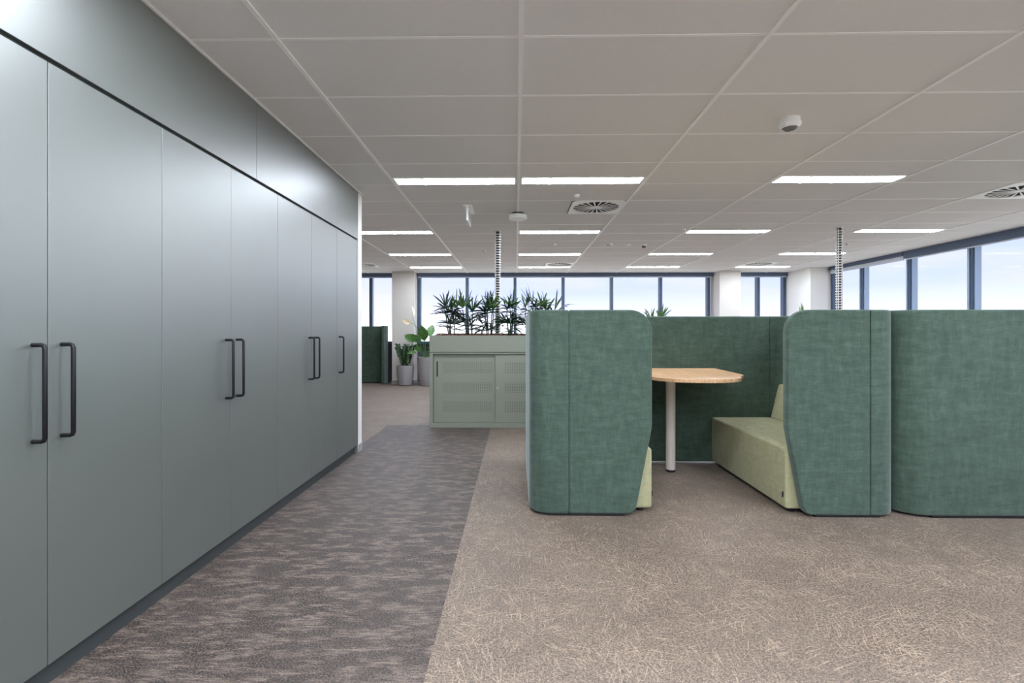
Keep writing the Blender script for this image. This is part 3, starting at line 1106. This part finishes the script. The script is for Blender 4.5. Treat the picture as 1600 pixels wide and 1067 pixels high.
def sliding_door(xa, xb, y, holes_x, pull_x=None, lock_x=None):
    d = MB().box(xa, xb, y, y + .018, 0.060, 0.952).build('sliding_door', sm, t, og, bevel=0.0015, seg=1)
    h = MB()
    n = 27
    for z0_, z1_ in ((0.71, 0.835), (0.455, 0.575), (0.20, 0.325)):
        for r in range(7):
            z = z0_ + (z1_ - z0_) * r / 6
            for k in range(n):
                x = holes_x[0] + (holes_x[1] - holes_x[0]) * k / (n - 1)
                ra = 0.0047
                h.add([(x + ra * math.cos(a * math.pi / 3), y - .0006, z + ra * math.sin(a * math.pi / 3)) for a in range(6)], [tuple(range(6))])
    o = h.build('perforation', M['sage_hole'], d, og, recalc=False)
    o['kind'] = 'stuff'
    if pull_x:
        MB().box(pull_x - .009, pull_x + .009, y - .002, y + .004, 0.655, 0.855).build('recessed_pull', M['carcass'], d, og, bevel=0.002)
    if lock_x:
        MB().lathe([(0.013, 0), (0.013, 0.012), (0.009, 0.016)], (0, 0, 0), 16)
        mbk = MB()
        for dy, r in ((0, .013), (-.012, .013), (-.016, .009)):
            mbk.v += [(lock_x + r * math.cos(2 * math.pi * k / 16), y + dy, 0.508 + r * math.sin(2 * math.pi * k / 16)) for k in range(16)]
        for i in range(2):
            mbk.f += [(i * 16 + k, i * 16 + (k + 1) % 16, (i + 1) * 16 + (k + 1) % 16, (i + 1) * 16 + k) for k in range(16)]
        mbk.f += [tuple(range(32, 48)), tuple(range(15, -1, -1))]
        mbk.build('lock', M['lock'], d, og, smooth=40)
    return d


sliding_door(x0 + .047, -0.24, yf + .052, (-0.945, -0.318), pull_x=-1.028)
sliding_door(-0.265, x1 - .047, yf + .024, (-0.138, 0.465), lock_x=-0.238)


# ---------------------------------------------------------------- plants
def rhapis(x, y, z, height, spread, canes, fans, label, group=None, mat='palm', name='lady_palm', strap=0.25, seed=0, pot=None, clump=0.05):
    """clump of canes carrying fans of strap leaflets"""
    rg = random.Random(seed)
    og = (x, y, pot[0] if pot else z)
    if pot:
        og = (x, y, 0)
    t = thing(name, og, label, 'plant', group)
    ends = []
    for k in range(canes):
        a = rg.uniform(0, 6.28)
        rr = rg.uniform(0.2, 1.0) * clump
        bx, by = x + rr * math.cos(a), y + rr * math.sin(a)
        tx, ty = x + rr * 2.2 * math.cos(a), y + rr * 2.2 * math.sin(a)
        h = height * rg.uniform(0.62, 0.80)
        path = [(bx, by, z - .02), ((bx + tx) / 2, (by + ty) / 2, z + h * .5), (tx, ty, z + h)]
        MB().tube(path, [0.009, 0.008, 0.006], 6).build('cane', M['cane'], t, og, smooth=60)
        ends.append((path, h))
    for k in range(fans):
        path, h = ends[k % canes]
        u = 1.0 if k < canes else rg.uniform(0.15, 0.98)
        p = Vector(path[0]).lerp(Vector(path[2]), u)
        az = rg.uniform(0, 6.28) if k else 0.4
        el = math.radians(rg.uniform(70, 86) if k < canes else rg.uniform(0, 60))
        d = Vector((math.cos(az) * math.cos(el), math.sin(az) * math.cos(el), math.sin(el)))
        pl = rg.uniform(0.05, 0.12) * (0.6 if k < canes else 1)
        tip = p + d * pl
        mb = MB()
        mb.tube([p, p.lerp(tip, .5) + Vector((0, 0, .008)), tip], 0.003, 5)
        n = rg.choice((5, 6, 7))
        side = d.cross(Vector((0, 0, 1))).normalized()
        upv = side.cross(d).normalized()
        for i in range(n):
            q = (i / (n - 1) - .5) * math.radians(95 if k < canes else 140)
            ld = (d * math.cos(q) + side * math.sin(q) + upv * rg.uniform(-.25, .25)).normalized()
            L = strap * rg.uniform(0.8, 1.2) * (1 - .25 * abs(q) / 1.5) * spread
            mb.leaf(tip, ld, upv + Vector((rg.uniform(-.3, .3), rg.uniform(-.3, .3), 0)), L, 0.026 * rg.uniform(.85, 1.25), rg.uniform(0.0, 0.22) if k < canes else rg.uniform(0.15, 0.5), 5, 0.3)
        mt = M['palm_light'] if (k < canes and rg.random() < 0.55) else M[mat]
        mb.build('leaf_fan', mt, t, og, smooth=60, recalc=False)
    return t


PL = [(-0.865, 'leftmost lady palm in the planter trough, above the cabinet corner'), (-0.60, 'second lady palm from the left in the planter trough'),
      (-0.355, 'third lady palm from the left in the planter trough, bushiest one'), (-0.075, 'fourth lady palm from the left, in front of the right window bar'),
      (0.20, 'fifth lady palm from the left, beside the tall green booth wall'), (0.44, 'last lady palm in the trough, peeking over the green booth')]
for i, (px, lb) in enumerate(PL):
    rhapis(px, 6.66 + (-.03 if i % 2 else .03), 1.185, (.45, .45, .47, .42, .48, .42)[i], 1.0, (4, 4, 5, 4, 4, 4)[i], 17, lb, 'lady palms in the planter trough', seed=41 + i * 3)


def pot(name, x, y, prof, label, soil_z, soil_r):
    t = thing(name, (x, y, 0), label, 'plant pot')
    MB().lathe(prof, (0, 0, 0), 40).build('pot_body', M['concrete'], t, smooth=40)
    MB().lathe([(soil_r, soil_z - .02), (soil_r, soil_z), (soil_r * .6, soil_z + .008), (.01, soil_z + .012)], (0, 0, 0), 24).build('soil', M['mulch'], t, smooth=60)
    return t


def rim(prof, wall=0.022, depth=0.07):
    r, z = prof[-1]
    return prof + [(r - wall * .3, z + .004), (r - wall, z), (r - wall - .004, z - depth)]


p1 = (-2.565, 11.46)
pot('plant_pot', p1[0], p1[1], rim([(0.125, 0), (0.150, 0.02), (0.185, 0.22), (0.196, 0.40), (0.196, 0.465)]), 'low tapered grey stone pot, left of the pair by the column', 0.43, 0.165)
p2 = (-2.07, 11.50)
pot('plant_pot', p2[0], p2[1], rim([(0.165, 0), (0.18, 0.02), (0.215, 0.40), (0.222, 0.655)]), 'tall grey stone pot half behind the planter cabinet', 0.62, 0.19)


def zz_plant(x, y, z):
    rg = random.Random(5)
    og = (x, y, z)
    t = thing('zz_plant', og, 'dark glossy feather-leaved plant growing in the low grey pot', 'plant')
    for k in range(11):
        az = 2 * math.pi * k / 11 + rg.uniform(-.2, .2)
        el = math.radians(rg.uniform(66, 87))
        d = Vector((math.cos(az) * math.cos(el), math.sin(az) * math.cos(el), math.sin(el)))
        L = rg.uniform(0.36, 0.58)
        b = Vector((x + .05 * math.cos(az), y + .05 * math.sin(az), z - .02))
        fr = MB().tube([b, b + d * L * .5, b + d * L + Vector((math.cos(az), math.sin(az), 0)) * .03], [.011, .008, .003], 6).build('stem', M['zz'], t, og, smooth=60)
        mb = MB()
        side = d.cross(Vector((0, 0, 1))).normalized()
        for j in range(10):
            u = 0.22 + .78 * j / 9
            p = b + d * L * u + Vector((math.cos(az), math.sin(az), 0)) * (.03 * max(0, u - .5) * 2)
            for s_ in (-1, 1):
                mb.leaf(p, side * s_ + d * 0.75 + Vector((rg.uniform(-.2, .2), rg.uniform(-.2, .2), 0)), (math.cos(az), math.sin(az), .4), 0.10 * rg.uniform(.85, 1.1), 0.052, 0.1, 4, 0.2,
                        shape=lambda q: math.sin(math.pi * min(1, q * .9 + .1)) ** .7 if q < 1 else .02)
        mb.build('leaflets', M['zz'], fr, og, smooth=60, recalc=False)
    return t


zz_plant(p1[0], p1[1], 0.435)


def peace_lily(x, y, z):
    rg = random.Random(11)
    og = (x, y, z)
    t = thing('peace_lily', og, 'broad-leaved peace lily with two pale blooms in the tall grey pot', 'plant')
    # azimuth, elevation, stem length, leaf length, leaf width, droop
    spec = [(-1.9, 80, .46, .40, .24, .08), (3.05, 58, .48, .36, .20, .30), (.1, 56, .48, .36, .19, .32), (-2.6, 68, .42, .34, .16, .25), (-.6, 66, .42, .34, .16, .25),
            (1.3, 80, .54, .38, .19, .2), (2.6, 46, .34, .30, .13, .5), (-1.3, 48, .28, .26, .12, .4), (.6, 44, .36, .30, .13, .5), (2.0, 66, .46, .34, .15, .3), (-2.2, 50, .26, .28, .12, .35),
            (-.2, 34, .28, .28, .11, .5), (3.4, 34, .26, .30, .10, .55)]
    for az, el, sl, ll, lw, dr in spec:
        el = math.radians(el)
        d = Vector((math.cos(az) * math.cos(el), math.sin(az) * math.cos(el), math.sin(el)))
        b = Vector((x + .04 * math.cos(az), y + .04 * math.sin(az), z - .02))
        p = b + d * sl
        st_ = MB().tube([b, b.lerp(p, .5), p], [.008, .006, .005], 6).build('leaf_stalk', M['lily'], t, og, smooth=60)
        mb = MB()
        d2 = (d + Vector((math.cos(az), math.sin(az), 0)) * .25).normalized()
        mb.leaf(p, d2, (math.cos(az) * .2, -1, .45), ll, lw, dr, 8, 0.18, shape=lambda q: (math.sin(math.pi * min(1, q ** .8 * .97 + .03)) ** .8) if q < 1 else .01)
        mb.build('leaf', M['lily'], st_, og, smooth=60, recalc=False)
    # upright white bloom
    b = Vector((x - .02, y - .02, z - .02))
    p = Vector((x - .30, y - .12, 1.60))
    s1 = MB().tube([b, (x - .22, y - .08, z + .55), p], [.006, .005, .004], 6).build('flower_stalk', M['lily'], t, og, smooth=60)
    MB().leaf(p, (-.12, 0, 1), (0, -1, 0), 0.24, 0.10, -.02, 8, -0.5, shape=lambda q: math.sin(math.pi * min(1, q ** .75)) ** .9 if q < 1 else .01).build('spathe', M['spathe'], s1, og, smooth=60, recalc=False)
    MB().tube([p, p + Vector((-.004, -.012, .11))], [.008, .005], 7).build('spadix', M['spadix'], s1, og, smooth=60)
    p = Vector((x - .44, y - .10, 1.46))
    s2 = MB().tube([b, (x - .14, y - .05, z + .62), (x - .30, y - .08, 1.43), p], [.006, .005, .005, .004], 6).build('flower_stalk', M['lily'], t, og, smooth=60)
    MB().leaf(p + Vector((.05, 0, -.03)), (-.75, -.1, .55), (0, -1, .3), 0.20, 0.11, .1, 8, 0.4, shape=lambda q: math.sin(math.pi * min(1, q ** .75)) ** .9 if q < 1 else .01).build('spathe', M['spadix'], s2, og, smooth=60, recalc=False)
    MB().tube([p, p + Vector((-.06, -.015, .06))], [.012, .007], 7).build('spadix', M['spadix'], s2, og, smooth=60)
    return t


peace_lily(p2[0] + .01, p2[1], 0.625)

# plants behind the booth: only their tops show over its back
p3 = (2.24, 8.0)
pot('plant_pot', p3[0], p3[1], rim([(0.16, 0), (0.18, 0.02), (0.21, 0.40), (0.22, 0.66)]), 'grey pot standing behind the booth back wall', 0.62, 0.18)
rhapis(p3[0], p3[1], 0.62, 1.02, 1.0, 10, 34, 'bright green bushy plant top showing over the booth back wall', mat='palm_light', name='potted_palm', seed=77, strap=0.24, clump=0.11)
p4 = (5.42, 9.5)
pot('plant_pot', p4[0], p4[1], rim([(0.16, 0), (0.18, 0.02), (0.21, 0.40), (0.22, 0.66)]), 'grey pot standing near the right-hand columns', 0.62, 0.18)
t = thing('snake_plant', (p4[0], p4[1], 0.62), 'upright leaf tips just above the right wing of the booth', 'plant')
rg = random.Random(3)
for k, (hh, dx) in enumerate(((1.20, -.02), (1.17, .03), (1.13, -.05), (1.02, .06), (.95, .0), (.9, -.08), (.86, .09), (.8, .03))):
    MB().leaf((dx * .8, rg.uniform(-.06, .06), -.02), (dx * .25, rg.uniform(-.05, .05), 1), (rg.uniform(-.6, .6), -1, 0), hh, 0.07, 0.0, 8, 0.5,
              shape=lambda q: (0.6 + .4 * math.sin(math.pi * q)) * (1 if q < .8 else max(.02, (1 - q) / .2))).build('leaf', M['lily'], t, smooth=60, recalc=False)

# ---------------------------------------------------------------- roller blinds drawn up under the ceiling
def blind_y(x0, x1, label):
    og = ((x0 + x1) / 2, YB - .11, CE)
    t = thing('roller_blind', og, label, 'blind', 'roller blinds above the windows')
    MB().box(x0, x1, YB - .155, YB - .08, 2.592, CE + .02).build('cassette', M['blind'], t, og, bevel=0.004)
    MB().box(x0 + .01, x1 - .01, YB - .112, YB - .098, 2.565, 2.592).build('bottom_rail', M['blind_rail'], t, og, bevel=0.002)


blind_y(-6.1, -2.97, 'rolled-up blind over the far window left of the grey column')
blind_y(-2.41, 4.78, 'rolled-up blind over the wide far window')
blind_y(5.30, 6.56, 'rolled-up blind over the narrow far window between columns')


def blind_x(y0, y1, zc, zr, label):
    og = (XR - .11, (y0 + y1) / 2, CE)
    t = thing('roller_blind', og, label, 'blind', 'roller blinds above the windows')
    MB().box(XR - .145, XR - .08, y0, y1, zc, CE + .02).build('cassette', M['blind'], t, og, bevel=0.004)
    if zc - zr > .05:
        MB().box(XR - .108, XR - .104, y0 + .01, y1 - .01, zr + .02, zc).build('blind_fabric', M['blind_rail'], t, og)
    MB().box(XR - .113, XR - .099, y0 + .01, y1 - .01, zr, zr + .024).build('bottom_rail', M['blind_rail'], t, og, bevel=0.002)


blind_x(9.06, 11.17, 2.61, 2.53, 'roller blind lowered slightly over the far panes of the right window wall')
blind_x(YN, 9.04, 2.555, 2.53, 'rolled-up blind over the near panes of the right window wall')
